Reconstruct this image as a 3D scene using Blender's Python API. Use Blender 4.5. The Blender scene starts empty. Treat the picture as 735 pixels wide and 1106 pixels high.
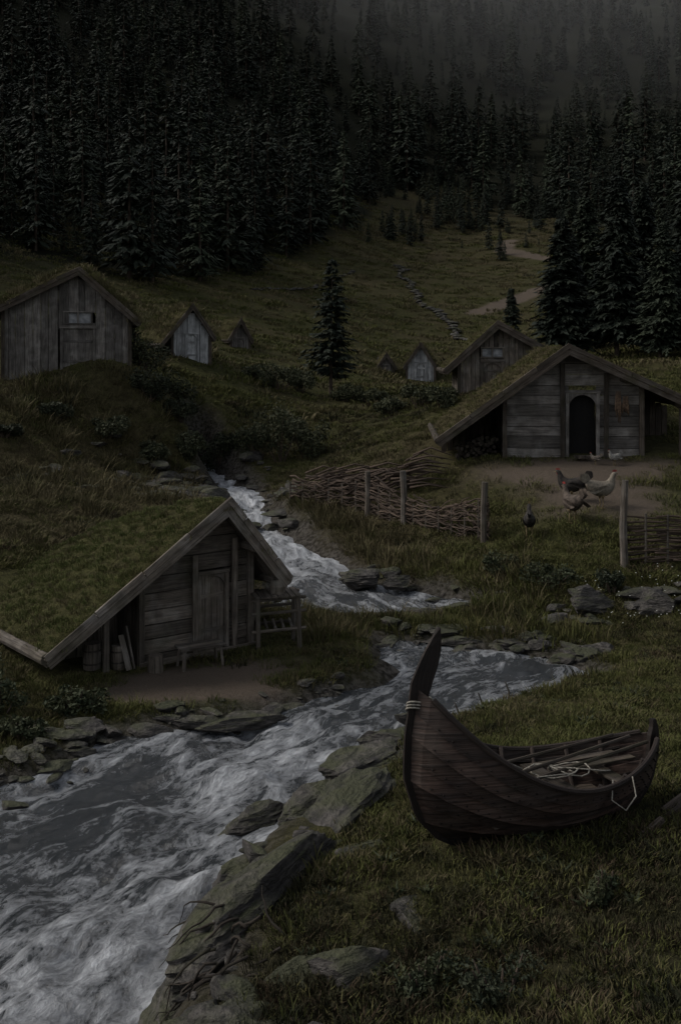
import bpy, math, random
import numpy as np
from mathutils import Vector, Matrix, noise as mnoise
random.seed(7); rng=np.random.default_rng(11)
S=bpy.context.scene
COL=S.collection
# ------------------------------------------------------------------ helpers
def link(ob,parent=None):
    COL.objects.link(ob)
    if parent is not None: ob.parent=parent
    return ob
def empty(name,loc=(0,0,0),rz=0,parent=None,rot=None,scale=1):
    e=bpy.data.objects.new(name,None); e.empty_display_size=.3
    e.location=loc; e.rotation_euler=rot if rot else (0,0,rz); e.scale=(scale,)*3
    return link(e,parent)
def meshobj(name,V,F,mats=(),parent=None,smooth=False,attrs=None,mi=None):
    me=bpy.data.meshes.new(name)
    me.from_pydata([tuple(v) for v in V] if not isinstance(V,np.ndarray) else V.tolist(),[],F if isinstance(F,list) else F.tolist())
    for m in mats: me.materials.append(m)
    if smooth: me.polygons.foreach_set('use_smooth',[True]*len(me.polygons))
    if mi is not None: me.polygons.foreach_set('material_index',mi)
    if attrs:
        for k,(tp,d) in attrs.items():
            a=me.attributes.new(k,tp,'POINT')
            a.data.foreach_set('vector' if tp=='FLOAT_VECTOR' else 'value',np.asarray(d,dtype=np.float32).ravel())
    me.update()
    ob=bpy.data.objects.new(name,me)
    return link(ob,parent)
_L=rng.random((256,256))
def vn(x,y):
    x=np.asarray(x,float);y=np.asarray(y,float)
    xi=np.floor(x).astype(int);yi=np.floor(y).astype(int)
    fx=x-xi;fy=y-yi;fx=fx*fx*(3-2*fx);fy=fy*fy*(3-2*fy)
    a=_L[xi%256,yi%256];b=_L[(xi+1)%256,yi%256];c=_L[xi%256,(yi+1)%256];d=_L[(xi+1)%256,(yi+1)%256]
    return (a*(1-fx)+b*fx)*(1-fy)+(c*(1-fx)+d*fx)*fy
def fbm(x,y,o=4):
    s=0;a=.5;t=0
    for i in range(o):
        s=s+a*vn(x*2**i+17.3*i,y*2**i+5.1*i);t+=a;a*=.5
    return s/t
def sst(a,b,x):
    t=np.clip((x-a)/(b-a),0,1);return t*t*(3-2*t)
# ------------------------------------------------------------------ terrain
CP=np.array([(0,4,-5.0),(4,4,-4.9),(8,4,-4.7),(0,8,-5.35),(3,8,-5.1),(7,8,-4.9),(-1,9,-5.5),(.5,10.5,-5.4),(2,11,-5.25),(4,11.5,-5.2),(8,12,-5),
(.5,13,-5.6),(2.5,14,-5.5),(5,15,-5.55),(9,15,-5.3),(3.5,17,-5.75),(6,18,-5.8),(10,19,-5.5),(6.5,21,-5.9),(3,22.3,-5.95),(1,22.5,-5.95),
(5.5,22.7,-5.75),(8,22,-5.5),(6,24.2,-5.15),(8,24,-5.0),(4,25.5,-5.2),(2.5,26.5,-5.45),(.5,28,-5.6),(6,26.5,-4.5),(8,27,-4.3),(12,25,-4.6),
(4,29,-4.35),(7,32,-3.27),(10.5,32,-3.2),(4,32,-3.4),(7,36,-2.9),(3,30,-4.3),(3.9,27,-4.95),(1,31,-4.7),(-1,32,-4.75),(-2.2,25,-5.7),(-8,24,-4.8),
(-12,24,-4.2),(-5,31,-4.9),(-9,31,-4.2),(-15,30,-2.8),(-6.5,33,-4.65),(-7.5,38,-3.45),(-4,38.5,-4.7),(-11.4,34,-3.7),(-12,36,-2.3),(-13,40,-.8),
(-8.3,40,-.9),(-16,44,.2),(-6.4,42,-2.3),(-3,42,-4.2),(0,42,-3.9),(-5,18.5,-5.9),(-2,20.6,-5.9),(-3.5,17.6,-6.0),(-.8,18.8,-6.0),(0,20.5,-5.95),
(-7,17.5,-5.85),(-8,20,-5.5),(-4,23,-5.7),(-6,15.5,-6.05),(-9,15,-5.9),(-14,15,-5.5),(1,36,-4.1),(4,38,-2.9),(-3,46,-3.0),(-.5,52,-2.1),
(3,50,-2.3),(6,43,-1.7),(9,43,-1.6),(12,42,-1.4),(5,65,-2.0),(0,65,-.6),(-7.3,50,-.45),(-5.9,60,-.1),(-12,50,.8),(-1,80,2.9),(8,80,1.0),
(10,95,5),(20,100,6),(-10,80,5),(-20,70,5),(-30,90,14),(3,130,15.4),(14,125,12),(25,125,12),(15,60,0),(20,60,1),(25,80,4),(-20,110,16),
(-5,125,18),(-40,130,28),(-15,160,40),(0,160,28),(-60,200,75),(0,200,52),(30,200,42),(30,160,22),(60,200,45),(60,130,15),(0,300,112),(60,300,105),
(-100,300,150),(120,300,115),(0,450,195),(200,450,190),(-200,450,240),(300,300,120),(-300,300,170),(300,100,30),(-300,100,60),(0,640,240),
(300,640,250),(-300,640,260),(300,5,0),(-300,5,5),(-60,20,-2),(60,20,-2),(-60,50,6),(60,50,3),(-25,10,-5),(25,10,-4.5)],float)
def warp(x,y): return x/(0.35*y+6), 3*np.log(y+12)
cx,cy=warp(CP[:,0],CP[:,1])
def ker(dx,dy): return np.sqrt(dx*dx+dy*dy+.015)
n=len(CP);A=np.zeros((n+3,n+3))
A[:n,:n]=ker(cx[:,None]-cx,cy[:,None]-cy);A[:n,n]=1;A[:n,n+1]=cx;A[:n,n+2]=cy;A[n:,:n]=A[:n,n:].T
SOL=np.linalg.solve(A,np.concatenate([CP[:,2],[0,0,0]]))
LOW=[(-2.6,2),(-1.9,8),(-1.55,9.4),(-1.5,11),(-.75,13.1),(.2,14.6),(1.07,16.2),(2.4,17.5),(4.2,18.8),(4.7,19.5),(4.5,20.0),(3.9,20.5),(2.9,20.8),
(1.2,21.3),(1.0,20.6),(1.3,19.8),(.2,18.4),(-1.04,17.2),(-3.5,16.2),(-4.7,14.3),(-9,12.3),(-16,11),(-16,2)]
UP=[(-1.3,23.9),(-1.7,27.7),(-2.2,29),(-3.3,33.3),(-4.1,36),(-4.9,39),(-7,43),(-6,44),(-3.9,39.5),(-3.1,37),(-2.4,33.3),(-1.2,30),(.2,27.2),(.8,25.6),(2.3,24.7),(2.9,24.1),(2.4,23.7),(.5,23.6)]
def psd(x,y,poly):
    d=np.full(x.shape,1e9);ins=np.zeros(x.shape,bool);m=len(poly)
    for i in range(m):
        ax,ay=poly[i];bx,by=poly[(i+1)%m];ex=bx-ax;ey=by-ay
        t=np.clip(((x-ax)*ex+(y-ay)*ey)/(ex*ex+ey*ey),0,1)
        d=np.minimum(d,np.hypot(x-ax-t*ex,y-ay-t*ey))
        if ay!=by:
            c=((ay>y)!=(by>y))&(x<(bx-ax)*(y-ay)/(by-ay)+ax);ins^=c
    return np.where(ins,-d,d)
def SD(x,y):
    x=np.asarray(x,float);y=np.asarray(y,float)
    return np.minimum(psd(x,y,LOW),psd(x,y,UP))+.55*(fbm(x*1.3,y*1.3,3)-.5)
def W(y): return np.interp(y,[0,10,21,24,29,36,44],[-6.3,-6.25,-6.2,-5.97,-5.8,-5.25,-4.85])
def Hfull(x,y):
    x=np.asarray(x,float);y=np.asarray(y,float);sh=x.shape
    xf=x.ravel();yf=y.ravel();wx,wy=warp(xf,np.maximum(yf,-6))
    z=SOL[n]+SOL[n+1]*wx+SOL[n+2]*wy
    for i in range(n): z=z+SOL[i]*ker(wx-cx[i],wy-cy[i])
    z=z+.18*(fbm(xf*.8,yf*.8,4)-.5)+.35*(fbm(xf*.22+9,yf*.22,3)-.5)*sst(12,40,yf)
    z=z+np.clip((yf-60)/120,0,1)*7*(fbm(xf*.035,yf*.035,4)-.5)
    sd=SD(xf,yf);w=W(yf)
    t=sst(-.6,.7,sd)
    up=np.where(sd<5,np.maximum(z,w+.12+.1*fbm(xf*2,yf*2,2)),z)
    z=(w-.45)*(1-t)+up*t
    return z.reshape(sh),sd.reshape(sh)
def H(x,y): return float(Hfull(np.array([x]),np.array([y]))[0][0])
def Hn(x,y,e=.4):
    hx=(Hfull(x+e,y)[0]-Hfull(x-e,y)[0])/(2*e);hy=(Hfull(x,y+e)[0]-Hfull(x,y-e)[0])/(2*e)
    N=np.stack([-hx,-hy,np.ones_like(hx)],-1);return N/np.linalg.norm(N,axis=-1,keepdims=True)
def gau(x,y,a,b,sx,sy,c=0):
    dx=x-a;dy=y-b;ca,sa=math.cos(c),math.sin(c);u=dx*ca+dy*sa;v=-dx*sa+dy*ca
    return np.exp(-(u/sx)**2-(v/sy)**2)
def polyd(x,y,pts):
    d=np.full(np.shape(x),1e9)
    for (ax,ay),(bx,by) in zip(pts[:-1],pts[1:]):
        ex=bx-ax;ey=by-ay;t=np.clip(((x-ax)*ex+(y-ay)*ey)/(ex*ex+ey*ey),0,1)
        d=np.minimum(d,np.hypot(x-ax-t*ex,y-ay-t*ey))
    return d
PATH=[(12,90),(16,96),(21,102),(27,107),(29,112),(25,118),(20,125),(22,133)]
SLAB=[(-1.45,8.2),(-1.2,9.8),(-.6,11.6),(.1,13.6),(.5,15.2)]
def dirt(x,y):
    d=gau(x,y,-2.6,18.6,2.0,.8,.45)+.9*gau(x,y,7.2,30.7,3.5,1.2)+.75*gau(x,y,7.2,28,2.4,1.6)
    d=d+1.2*np.exp(-(polyd(x,y,PATH)/1.1)**2)
    d=d+.7*np.exp(-(polyd(x,y,[(-3.5,17.8),(-1.2,17.9)])/.4)**2)
    return np.clip(d*(.6+.8*fbm(x*1.5,y*1.5,3)),0,1)
def dryf(x,y):
    d=.3+.6*gau(x,y,-10,33,8,9)+.4*gau(x,y,1,29,3,4)+.3*gau(x,y,20,150,40,40)+.45*gau(x,y,3,36,6,5)+.15*sst(50,90,y)
    return np.clip(d+1.0*(fbm(x*.35+3,y*.3,4)-.5),0,1)
def heath_vignette(x,y):
    # dark slope plants, plus vignette shade painted into foreground and side vegetation
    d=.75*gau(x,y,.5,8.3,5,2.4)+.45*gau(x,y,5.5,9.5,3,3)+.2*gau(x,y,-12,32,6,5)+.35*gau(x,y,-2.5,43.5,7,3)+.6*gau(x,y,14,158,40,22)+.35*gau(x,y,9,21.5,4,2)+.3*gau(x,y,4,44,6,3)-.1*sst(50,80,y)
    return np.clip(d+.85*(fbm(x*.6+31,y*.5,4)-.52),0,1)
# ------------------------------------------------------------------ materials
class MT:
    def __init__(s,name,rough=.9,spec=.2):
        s.m=bpy.data.materials.new(name);s.m.use_nodes=True;s.nt=s.m.node_tree
        s.b=s.nt.nodes['Principled BSDF'];s.b.inputs['Roughness'].default_value=rough
        s.b.inputs['Specular IOR Level'].default_value=spec
    def n(s,t,ins=None,**kw):
        nd=s.nt.nodes.new(t)
        for k,v in kw.items(): setattr(nd,k,v)
        if ins:
            for k,v in ins.items():
                if isinstance(v,bpy.types.NodeSocket): s.nt.links.new(v,nd.inputs[k])
                else: nd.inputs[k].default_value=v
        return nd
    def noise(s,vec,scale,detail=4,dist=0,rough=.55):
        return s.n('ShaderNodeTexNoise',{'Vector':vec,'Scale':scale,'Detail':detail,'Distortion':dist,'Roughness':rough}).outputs['Fac']
    def ramp(s,f,a,b,c0=(0,0,0,1),c1=(1,1,1,1)):
        if a>b: a,b,c0,c1=b,a,c1,c0
        r=s.n('ShaderNodeValToRGB',{'Fac':f});e=r.color_ramp.elements
        e[0].position=a;e[1].position=b;e[0].color=c0;e[1].color=c1;return r.outputs['Color']
    def mix(s,f,a,b,bt='MIX'):
        nd=s.nt.nodes.new('ShaderNodeMix');nd.data_type='RGBA';nd.blend_type=bt
        for i,v in ((0,f),(6,a),(7,b)):
            if isinstance(v,bpy.types.NodeSocket): s.nt.links.new(v,nd.inputs[i])
            else: nd.inputs[i].default_value=(v if i==0 else (tuple(v)+(1,))[:4])
        return nd.outputs[2]
    def math(s,op,a,b=0,clamp=False):
        return s.n('ShaderNodeMath',{0:a,1:b},operation=op,use_clamp=clamp).outputs[0]
    def vmul(s,v,k): return s.n('ShaderNodeVectorMath',{0:v,1:k},operation='MULTIPLY').outputs[0]
    def attr(s,nm,o='Fac'): return s.n('ShaderNodeAttribute',attribute_name=nm).outputs[o]
    def pos(s): return s.n('ShaderNodeNewGeometry').outputs['Position']
    def obj(s): return s.n('ShaderNodeTexCoord').outputs['Object']
    def bump(s,h,dist,st=1,nrm=None):
        d={'Height':h,'Distance':dist,'Strength':st}
        if nrm is not None:d['Normal']=nrm
        o=s.n('ShaderNodeBump',d).outputs[0];s.nt.links.new(o,s.b.inputs['Normal']);return o
    def col(s,c): 
        s.nt.links.new(c,s.b.inputs['Base Color']) if isinstance(c,bpy.types.NodeSocket) else setattr(s.b.inputs['Base Color'],'default_value',tuple(c)+(1,))
        return s.m
def m_ground(name,turf=False):
    m=MT(name,1,.05);p=m.pos()
    n1=m.noise(p,.5,5);n2=m.noise(p,5,6,.4);n3=m.noise(p,38,4)
    dry=m.attr('dry')
    f=m.math('ADD',m.math('MULTIPLY',m.math('SUBTRACT',n1,.5),1.2),dry,True)
    g=m.mix(m.ramp(n2,.35,.7),(.033,.036,.013),(.072,.073,.026))
    d=m.mix(m.ramp(n2,.35,.7),(.045,.036,.02),(.095,.08,.042))
    c=m.mix(f,g,d)
    c=m.mix(m.ramp(n3,.3,.7),m.mix(.6,c,(0,0,0)),c)
    if not turf:
        c=m.mix(m.math('MULTIPLY',m.attr('heath_vignette'),.75),c,m.mix(n2,(.014,.015,.009),(.034,.029,.018)))  # edge vignette painted as darker ground, along with dark slope plants
        dt=m.mix(n3,(.05,.04,.031),(.125,.1,.078))
        c=m.mix(m.ramp(m.attr('dirt'),.25,.6),c,dt)
        gr=m.mix(m.ramp(m.noise(p,9,5),.4,.6),(.02,.018,.015),(.075,.068,.06))
        c=m.mix(m.attr('gravel'),c,gr)
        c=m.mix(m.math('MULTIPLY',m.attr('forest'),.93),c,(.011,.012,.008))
    m.bump(m.math('ADD',m.math('MULTIPLY',n2,1.5),n3),.06,.9)
    return m.col(c)
M_ground=m_ground('grass_ground');M_turf=m_ground('turf',True)
def m_grass(name,a,b,c3):
    m=MT(name,.85,.1);r=m.n('ShaderNodeObjectInfo').outputs['Random'];p=m.pos()
    c=m.mix(m.ramp(m.noise(p,.8,4),.35,.65),a,b);c=m.mix(m.ramp(r,.55,1),c,c3)
    return m.col(c)
M_gg=m_grass('grass_green',(.04,.045,.014),(.08,.083,.027),(.082,.073,.031))
M_gd=m_grass('grass_dry',(.065,.055,.029),(.105,.088,.048),(.064,.06,.026))
M_gh=m_grass('heather_vignette',(.015,.017,.009),(.034,.032,.016),(.046,.032,.02))  # dark slope plants; also carries the vignette shade in its tuft colour
M_roofg=m_grass('roof_moss',(.045,.055,.017),(.09,.1,.034),(.088,.082,.034))
def m_leaf(name,a,b,sc=6,light=None):
    m=MT(name,.75,.2);p=m.pos();r=m.n('ShaderNodeObjectInfo').outputs['Random']
    c=m.mix(m.ramp(m.noise(p,sc,3),.35,.65),a,b)
    c=m.mix(m.math('MULTIPLY',m.ramp(r,.0,.6,(1,1,1,1),(0,0,0,1)),.6),c,(.008,.012,.008))
    if light: c=m.mix(m.math('MULTIPLY',m.ramp(r,.65,1),.75),c,light)
    return m.col(c)
M_needle=m_leaf('needles',(.009,.014,.01),(.027,.034,.021),1.2,(.036,.046,.025))
M_leaf=m_leaf('bush_leaves',(.018,.023,.011),(.055,.058,.028))
M_weed=m_leaf('weed_leaves',(.02,.028,.013),(.055,.06,.028))
def m_wood(name,a,b,moss=.25,rough=.85,gs=1,silver=0):
    m=MT(name,rough,.2);g=m.attr('g','Vector');t=m.attr('tint');p=m.pos()
    n1=m.noise(m.vmul(g,(1.2*gs,16*gs,16*gs)),1.6,6,.6);n2=m.noise(m.vmul(g,(.8,60*gs,60*gs)),1.5,3)
    n3=m.noise(p,1.7,5)
    c=m.mix(m.ramp(n1,.3,.72),a,b)
    if silver: c=m.mix(m.math('MULTIPLY',m.ramp(m.noise(p,2.3,5,.5),.48,.68),silver),c,(.27,.255,.235))
    c=m.mix(m.math('MULTIPLY',m.ramp(n2,.5,.35),.55),c,tuple(x*.2 for x in a))
    c=m.mix(1,c,m.n('ShaderNodeCombineColor',{0:t,1:t,2:t}).outputs[0],'MULTIPLY')
    c=m.mix(m.math('MULTIPLY',m.ramp(n3,.5,.75),moss*2,True),c,(.035,.038,.016))
    c=m.mix(m.math('MULTIPLY',m.ramp(m.noise(p,3.1,6),.45,.75),.6),c,tuple(x*.3 for x in a))
    m.bump(m.math('ADD',n1,m.math('MULTIPLY',n2,.6)),.02,.8)
    return m.col(c)
M_wood=m_wood('weathered_wood',(.065,.053,.042),(.19,.16,.13),silver=.35)
M_wgrey=m_wood('grey_wood',(.075,.067,.06),(.2,.18,.16),.1,silver=.55)
M_wpale=m_wood('pale_wood',(.22,.22,.22),(.55,.55,.54),.06)
M_wdark=m_wood('dark_wood',(.035,.027,.02),(.1,.08,.063),silver=.12)
M_hull=m_wood('tarred_hull',(.014,.009,.0075),(.055,.035,.027),.06,.65,.4,silver=.05)
M_hulldk=m_wood('tarred_stem',(.009,.007,.006),(.035,.025,.02),.0,.65,.6)
M_twig=m_wood('wattle_twigs',(.05,.036,.028),(.15,.108,.08),.02)
def m_plain(name,a,b,sc=8,rough=.8,spec=.2,bd=.01):
    m=MT(name,rough,spec);nz=m.noise(m.obj(),sc,5);m.bump(nz,bd,.6);return m.col(m.mix(m.ramp(nz,.35,.65),a,b))
M_black=m_plain('dark_interior',(.004,.004,.004),(.008,.007,.006))
M_rope=m_plain('rope',(.12,.11,.09),(.28,.26,.22),40)
M_glass=m_plain('pale_window',(.12,.125,.13),(.3,.3,.3),5)
M_pelt=m_plain('pelt',(.05,.032,.02),(.13,.085,.055),14)
M_bark=m_plain('bark',(.03,.022,.016),(.08,.06,.045),20)
M_flower=m_plain('white_petals',(.25,.25,.22),(.4,.4,.36))
def m_rock(name,a,b,moss=1):
    m=MT(name,.75,.3);p=m.pos();o=m.vmul(p,(1,1,2.6))
    n1=m.noise(o,1.8,8,.8);n2=m.noise(o,9,7);n3=m.noise(p,1.3,5)
    n4=m.noise(m.vmul(m.obj(),(1.2,3,11)),1.6,6,.9)
    c=m.mix(m.ramp(n1,.35,.68),a,b);c=m.mix(m.math('MULTIPLY',m.ramp(n2,.6,.4),.6),c,tuple(x*.45 for x in a))
    c=m.mix(m.math('MULTIPLY',m.ramp(n4,.5,.4),.55),c,tuple(x*.35 for x in a))
    sp=m.n('ShaderNodeSeparateXYZ',{0:m.n('ShaderNodeNewGeometry').outputs['Normal']}).outputs[2]
    k=m.math('MULTIPLY',m.math('MULTIPLY',m.ramp(sp,.5,.9),m.ramp(n3,.4,.56)),.85*moss)
    c=m.mix(k,c,m.mix(n2,(.02,.024,.01),(.05,.052,.02)))
    m.bump(m.math('ADD',m.math('ADD',n1,m.math('MULTIPLY',n2,.7)),m.math('MULTIPLY',n4,.6)),.13,1);return m.col(c)
M_rock=m_rock('river_rock',(.03,.027,.024),(.105,.094,.084))
# water
mw=MT('river_water',.12,.5);fl=mw.attr('flow','Vector');tb=mw.attr('turb')
wn1=mw.noise(mw.vmul(fl,(.8,1.9,1)),1.1,11,1.4,.7);wn2=mw.noise(mw.vmul(fl,(1.6,3.0,1)),3.5,9,1.0,.72)
wn3=mw.noise(mw.vmul(fl,(.35,.8,1)),1,3,1)
fs=mw.math('ADD',mw.math('ADD',mw.math('MULTIPLY',wn1,.7),mw.math('MULTIPLY',wn2,.38)),mw.math('MULTIPLY',mw.math('SUBTRACT',tb,.5),.26))
foam=mw.ramp(fs,.53,.83)
wc=mw.mix(wn3,(.009,.012,.014),(.028,.033,.037))
wc=mw.mix(foam,wc,(.66,.68,.71))
mw.nt.links.new(mw.math('ADD',mw.math('MULTIPLY',foam,.6),.22),mw.b.inputs['Roughness'])
mw.bump(mw.math('ADD',wn1,mw.math('MULTIPLY',wn2,.7)),.18,.9)
M_water=mw.col(wc)
# ------------------------------------------------------------------ terrain mesh
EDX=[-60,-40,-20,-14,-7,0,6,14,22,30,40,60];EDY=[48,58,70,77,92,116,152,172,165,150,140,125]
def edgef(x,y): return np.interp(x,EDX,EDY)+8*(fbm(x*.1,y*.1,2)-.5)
nx,ny=470,560
s=np.linspace(-1,1,nx);gx=1+10*np.sinh(4.1*s)
t=np.linspace(0,1,ny);gy=-10+11*np.exp(t*math.log(650/11.))
X,Y=np.meshgrid(gx,gy);Z,SDm=Hfull(X,Y)
V=np.stack([X,Y,Z],-1).reshape(-1,3)
idx=np.arange(nx*ny).reshape(ny,nx)
F=np.stack([idx[:-1,:-1],idx[:-1,1:],idx[1:,1:],idx[1:,:-1]],-1).reshape(-1,4)
gravel=sst(1.0,.1,SDm+.6*(fbm(X*2,Y*2,3)-.5))
meshobj('ground',V,F,[M_ground],smooth=True,attrs={'dry':('FLOAT',dryf(X,Y)),'dirt':('FLOAT',dirt(X,Y)),'gravel':('FLOAT',gravel),'heath_vignette':('FLOAT',heath_vignette(X,Y)),'forest':('FLOAT',sst(-4,8,Y-edgef(X,Y)))})
# water mesh
cl=[(-7.5,45),(-4.4,38.5),(-3,33.3),(-1.8,29),(-.3,26),(1,24.3),(3.2,22.3),(3.6,20),(1.8,18.9),(-.5,16),(-3,13),(-5.5,9),(-7,1)]
for _ in range(3):
    q=[cl[0]]
    for a,b in zip(cl[:-1],cl[1:]): q+=[(a[0]*.75+b[0]*.25,a[1]*.75+b[1]*.25),(a[0]*.25+b[0]*.75,a[1]*.25+b[1]*.75)]
    cl=q+[cl[-1]]
wx=np.arange(-16,6,.08);wy=np.arange(2.5,44,.08);WX,WY=np.meshgrid(wx,wy)
fd=np.full(WX.shape,1e9);fsv=np.zeros(WX.shape);ftv=np.zeros(WX.shape);cum=0
for a,b in zip(cl[:-1],cl[1:]):
    ex=b[0]-a[0];ey=b[1]-a[1];l=math.hypot(ex,ey);tt=np.clip(((WX-a[0])*ex+(WY-a[1])*ey)/l/l,0,1)
    dx=WX-a[0]-tt*ex;dy=WY-a[1]-tt*ey;d=np.hypot(dx,dy);k=d<fd
    fd[k]=d[k];fsv[k]=(cum+tt*l)[k];ftv[k]=(d*np.sign(dx*ey-dy*ex))[k];cum+=l
wsd=SD(WX,WY)
turb=.36+.48*gau(WX,WY,-3,9.5,3.5,2.5)+.5*gau(WX,WY,-.8,15.5,2.2,1.0,.7)+.45*sst(24,30,WY)+.3*gau(WX,WY,-1.6,12,.9,2.2)+.25*gau(WX,WY,1.5,24.3,1.5,.5)+.15*gau(WX,WY,3,19.7,2,.8)+.45*(fbm(WX*.6,WY*.6,3)-.5)+.25*sst(-.9,-.1,wsd)
turb=np.clip(turb,0,1)
wave=(fbm(fsv*.9,ftv*1.5,3)-.5)*(.2+.36*turb)+(fbm(fsv*3,ftv*5,3)-.5)*(.05+.14*turb)
WZ=W(WY)+wave*sst(.6,-.4,wsd)
wid=np.arange(WX.size).reshape(WX.shape)
WF=np.stack([wid[:-1,:-1],wid[:-1,1:],wid[1:,1:],wid[1:,:-1]],-1)
keep=(wsd[:-1,:-1]<.8)
WF=WF[keep];used=np.unique(WF);rm=np.zeros(WX.size,int);rm[used]=np.arange(len(used))
meshobj('river',np.stack([WX,WY,WZ],-1).reshape(-1,3)[used],rm[WF],[M_water],smooth=True,
  attrs={'flow':('FLOAT_VECTOR',np.stack([fsv,ftv,0*ftv],-1).reshape(-1,3)[used]),'turb':('FLOAT',turb.ravel()[used])})
# ------------------------------------------------------------------ mesh builder (planks, poles)
class MB:
    def __init__(s): s.V=[];s.F=[];s.T=[];s.G=[]
    def add(s,vs,fs,tint,gs):
        o=len(s.V);s.V+=[tuple(v) for v in vs];s.F+=[tuple(i+o for i in f) for f in fs];s.T+=[tint]*len(vs);s.G+=[tuple(g) for g in gs]
    def hexa(s,c,ax=0,tint=None,jit=.006):
        tint=random.uniform(.5,1.25) if tint is None else tint
        c=[Vector(p)+Vector([random.uniform(-jit,jit) for _ in range(3)]) for p in c]
        o=random.uniform(0,40)
        gs=[]
        for p in c:
            q=[p[0],p[1],p[2]];a=q.pop(ax);gs.append((a+o,q[0]+o,q[1]))
        s.add(c,[(0,3,2,1),(4,5,6,7),(0,1,5,4),(1,2,6,5),(2,3,7,6),(3,0,4,7)],tint,gs)
    def box(s,x0,x1,y0,y1,z0,z1,ax=None,tint=None,jit=.006):
        if ax is None: ax=int(np.argmax([x1-x0,y1-y0,z1-z0]))
        s.hexa([(x0,y0,z0),(x1,y0,z0),(x1,y1,z0),(x0,y1,z0),(x0,y0,z1),(x1,y0,z1),(x1,y1,z1),(x0,y1,z1)],ax,tint,jit)
    def tube(s,P,R,k=7,tint=None,rough=0):
        tint=random.uniform(.6,1.15) if tint is None else tint
        P=[Vector(p) for p in P];vs=[];gs=[];o=random.uniform(0,40);L=0
        if not hasattr(R,'__len__'):R=[R]*len(P)
        for i,p in enumerate(P):
            d=(P[min(i+1,len(P)-1)]-P[max(i-1,0)]).normalized()
            u=d.cross(Vector((0,0,1)) if abs(d.z)<.9 else Vector((1,0,0))).normalized();v=d.cross(u)
            if i:L+=(p-P[i-1]).length
            for j in range(k):
                a=2*math.pi*j/k;r=R[i]*(1+random.uniform(-rough,rough))
                vs.append(p+u*math.cos(a)*r+v*math.sin(a)*r);gs.append((L+o,j*.05+o,0))
        fs=[]
        for i in range(len(P)-1):
            for j in range(k):
                fs.append((i*k+j,i*k+(j+1)%k,(i+1)*k+(j+1)%k,(i+1)*k+j))
        fs.append(tuple(range(k))[::-1]);fs.append(tuple((len(P)-1)*k+j for j in range(k)))
        s.add(vs,fs,tint,gs)
    def beam(s,a,b,w,h,up=(0,0,1),tint=None,jit=.005):
        a=Vector(a);b=Vector(b);d=(b-a);L=d.length;d.normalize();u=Vector(up);sd=d.cross(u).normalized();u=sd.cross(d)
        tint=random.uniform(.6,1.15) if tint is None else tint;o=random.uniform(0,40);vs=[];gs=[]
        for e,p in ((0,a),(L,b)):
            for q,r in ((-1,-1),(1,-1),(1,1),(-1,1)):
                vs.append(p+sd*q*w/2+u*r*h/2+Vector([random.uniform(-jit,jit) for _ in range(3)]));gs.append((e+o,q*w/2+o,r*h/2))
        s.add(vs,[(0,1,2,3),(7,6,5,4),(0,4,5,1),(1,5,6,2),(2,6,7,3),(3,7,4,0)],tint,gs)
    def obj(s,name,mat,parent=None,smooth=False,bevel=0):
        ob=meshobj(name,s.V,s.F,[mat],parent,smooth,{'tint':('FLOAT',s.T),'g':('FLOAT_VECTOR',s.G)})
        if bevel:
            b=ob.modifiers.new('b','BEVEL');b.width=bevel;b.segments=1
        return ob
# ------------------------------------------------------------------ instancing
def tuftmesh(name,nb,rad,h,w,mat,lean=.5,seed=0):
    r=np.random.default_rng(seed);V=[];F=[]
    for i in range(nb):
        a=r.uniform(0,6.28);d=rad*math.sqrt(r.random());x,y=d*math.cos(a),d*math.sin(a)
        hh=h*r.uniform(.4,1.1);b=r.uniform(0,6.28);ln=lean*hh*r.uniform(.2,1.2)
        la=a+r.normal(0,.8);lx,ly=math.cos(la)*ln,math.sin(la)*ln;wx_,wy_=math.cos(b)*w/2,math.sin(b)*w/2
        o=len(V)
        V+=[(x-wx_,y-wy_,-.03),(x+wx_,y+wy_,-.03),(x+lx*.35+wx_*.8,y+ly*.35+wy_*.8,hh*.55),(x+lx*.35-wx_*.8,y+ly*.35-wy_*.8,hh*.55),(x+lx,y+ly,hh)]
        F+=[(o,o+1,o+2,o+3),(o+3,o+2,o+4)]
    me=bpy.data.meshes.new(name);me.from_pydata(V,[],F);me.materials.append(mat);return me
def scatter(name,parent,P,Sc,me,N=None,srcname='tuft'):
    m=len(P)
    if m==0:return
    if N is None: N=np.tile([0,0,1.],(m,1))
    a=rng.uniform(0,6.28,m);T=np.stack([np.cos(a),np.sin(a),0*a],-1)
    T=T-N*np.sum(T*N,1,keepdims=True);T/=np.linalg.norm(T,axis=1,keepdims=True);B=np.cross(N,T)
    h=(Sc/2)[:,None];Q=np.stack([P-T*h-B*h,P+T*h-B*h,P+T*h+B*h,P-T*h+B*h],1).reshape(-1,3)
    ob=meshobj(name,Q,np.arange(4*m).reshape(m,4),[],parent)
    ob.instance_type='FACES';ob.use_instance_faces_scale=True;ob.instance_faces_scale=1;ob.show_instancer_for_render=False;ob.show_instancer_for_viewport=False
    c=bpy.data.objects.new(srcname,me);link(c,ob);return ob
TG=[tuftmesh('tuft_g%d'%i,44,.17,.075,.012,M_gg,1.1,i) for i in range(3)]
TD=[tuftmesh('tuft_d%d'%i,38,.16,.085,.011,M_gd,1.2,10+i) for i in range(3)]
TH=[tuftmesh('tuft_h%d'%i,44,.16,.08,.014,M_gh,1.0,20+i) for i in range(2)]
TR=tuftmesh('tuft_roof',44,.17,.07,.012,M_roofg,1.1,99)
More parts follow.
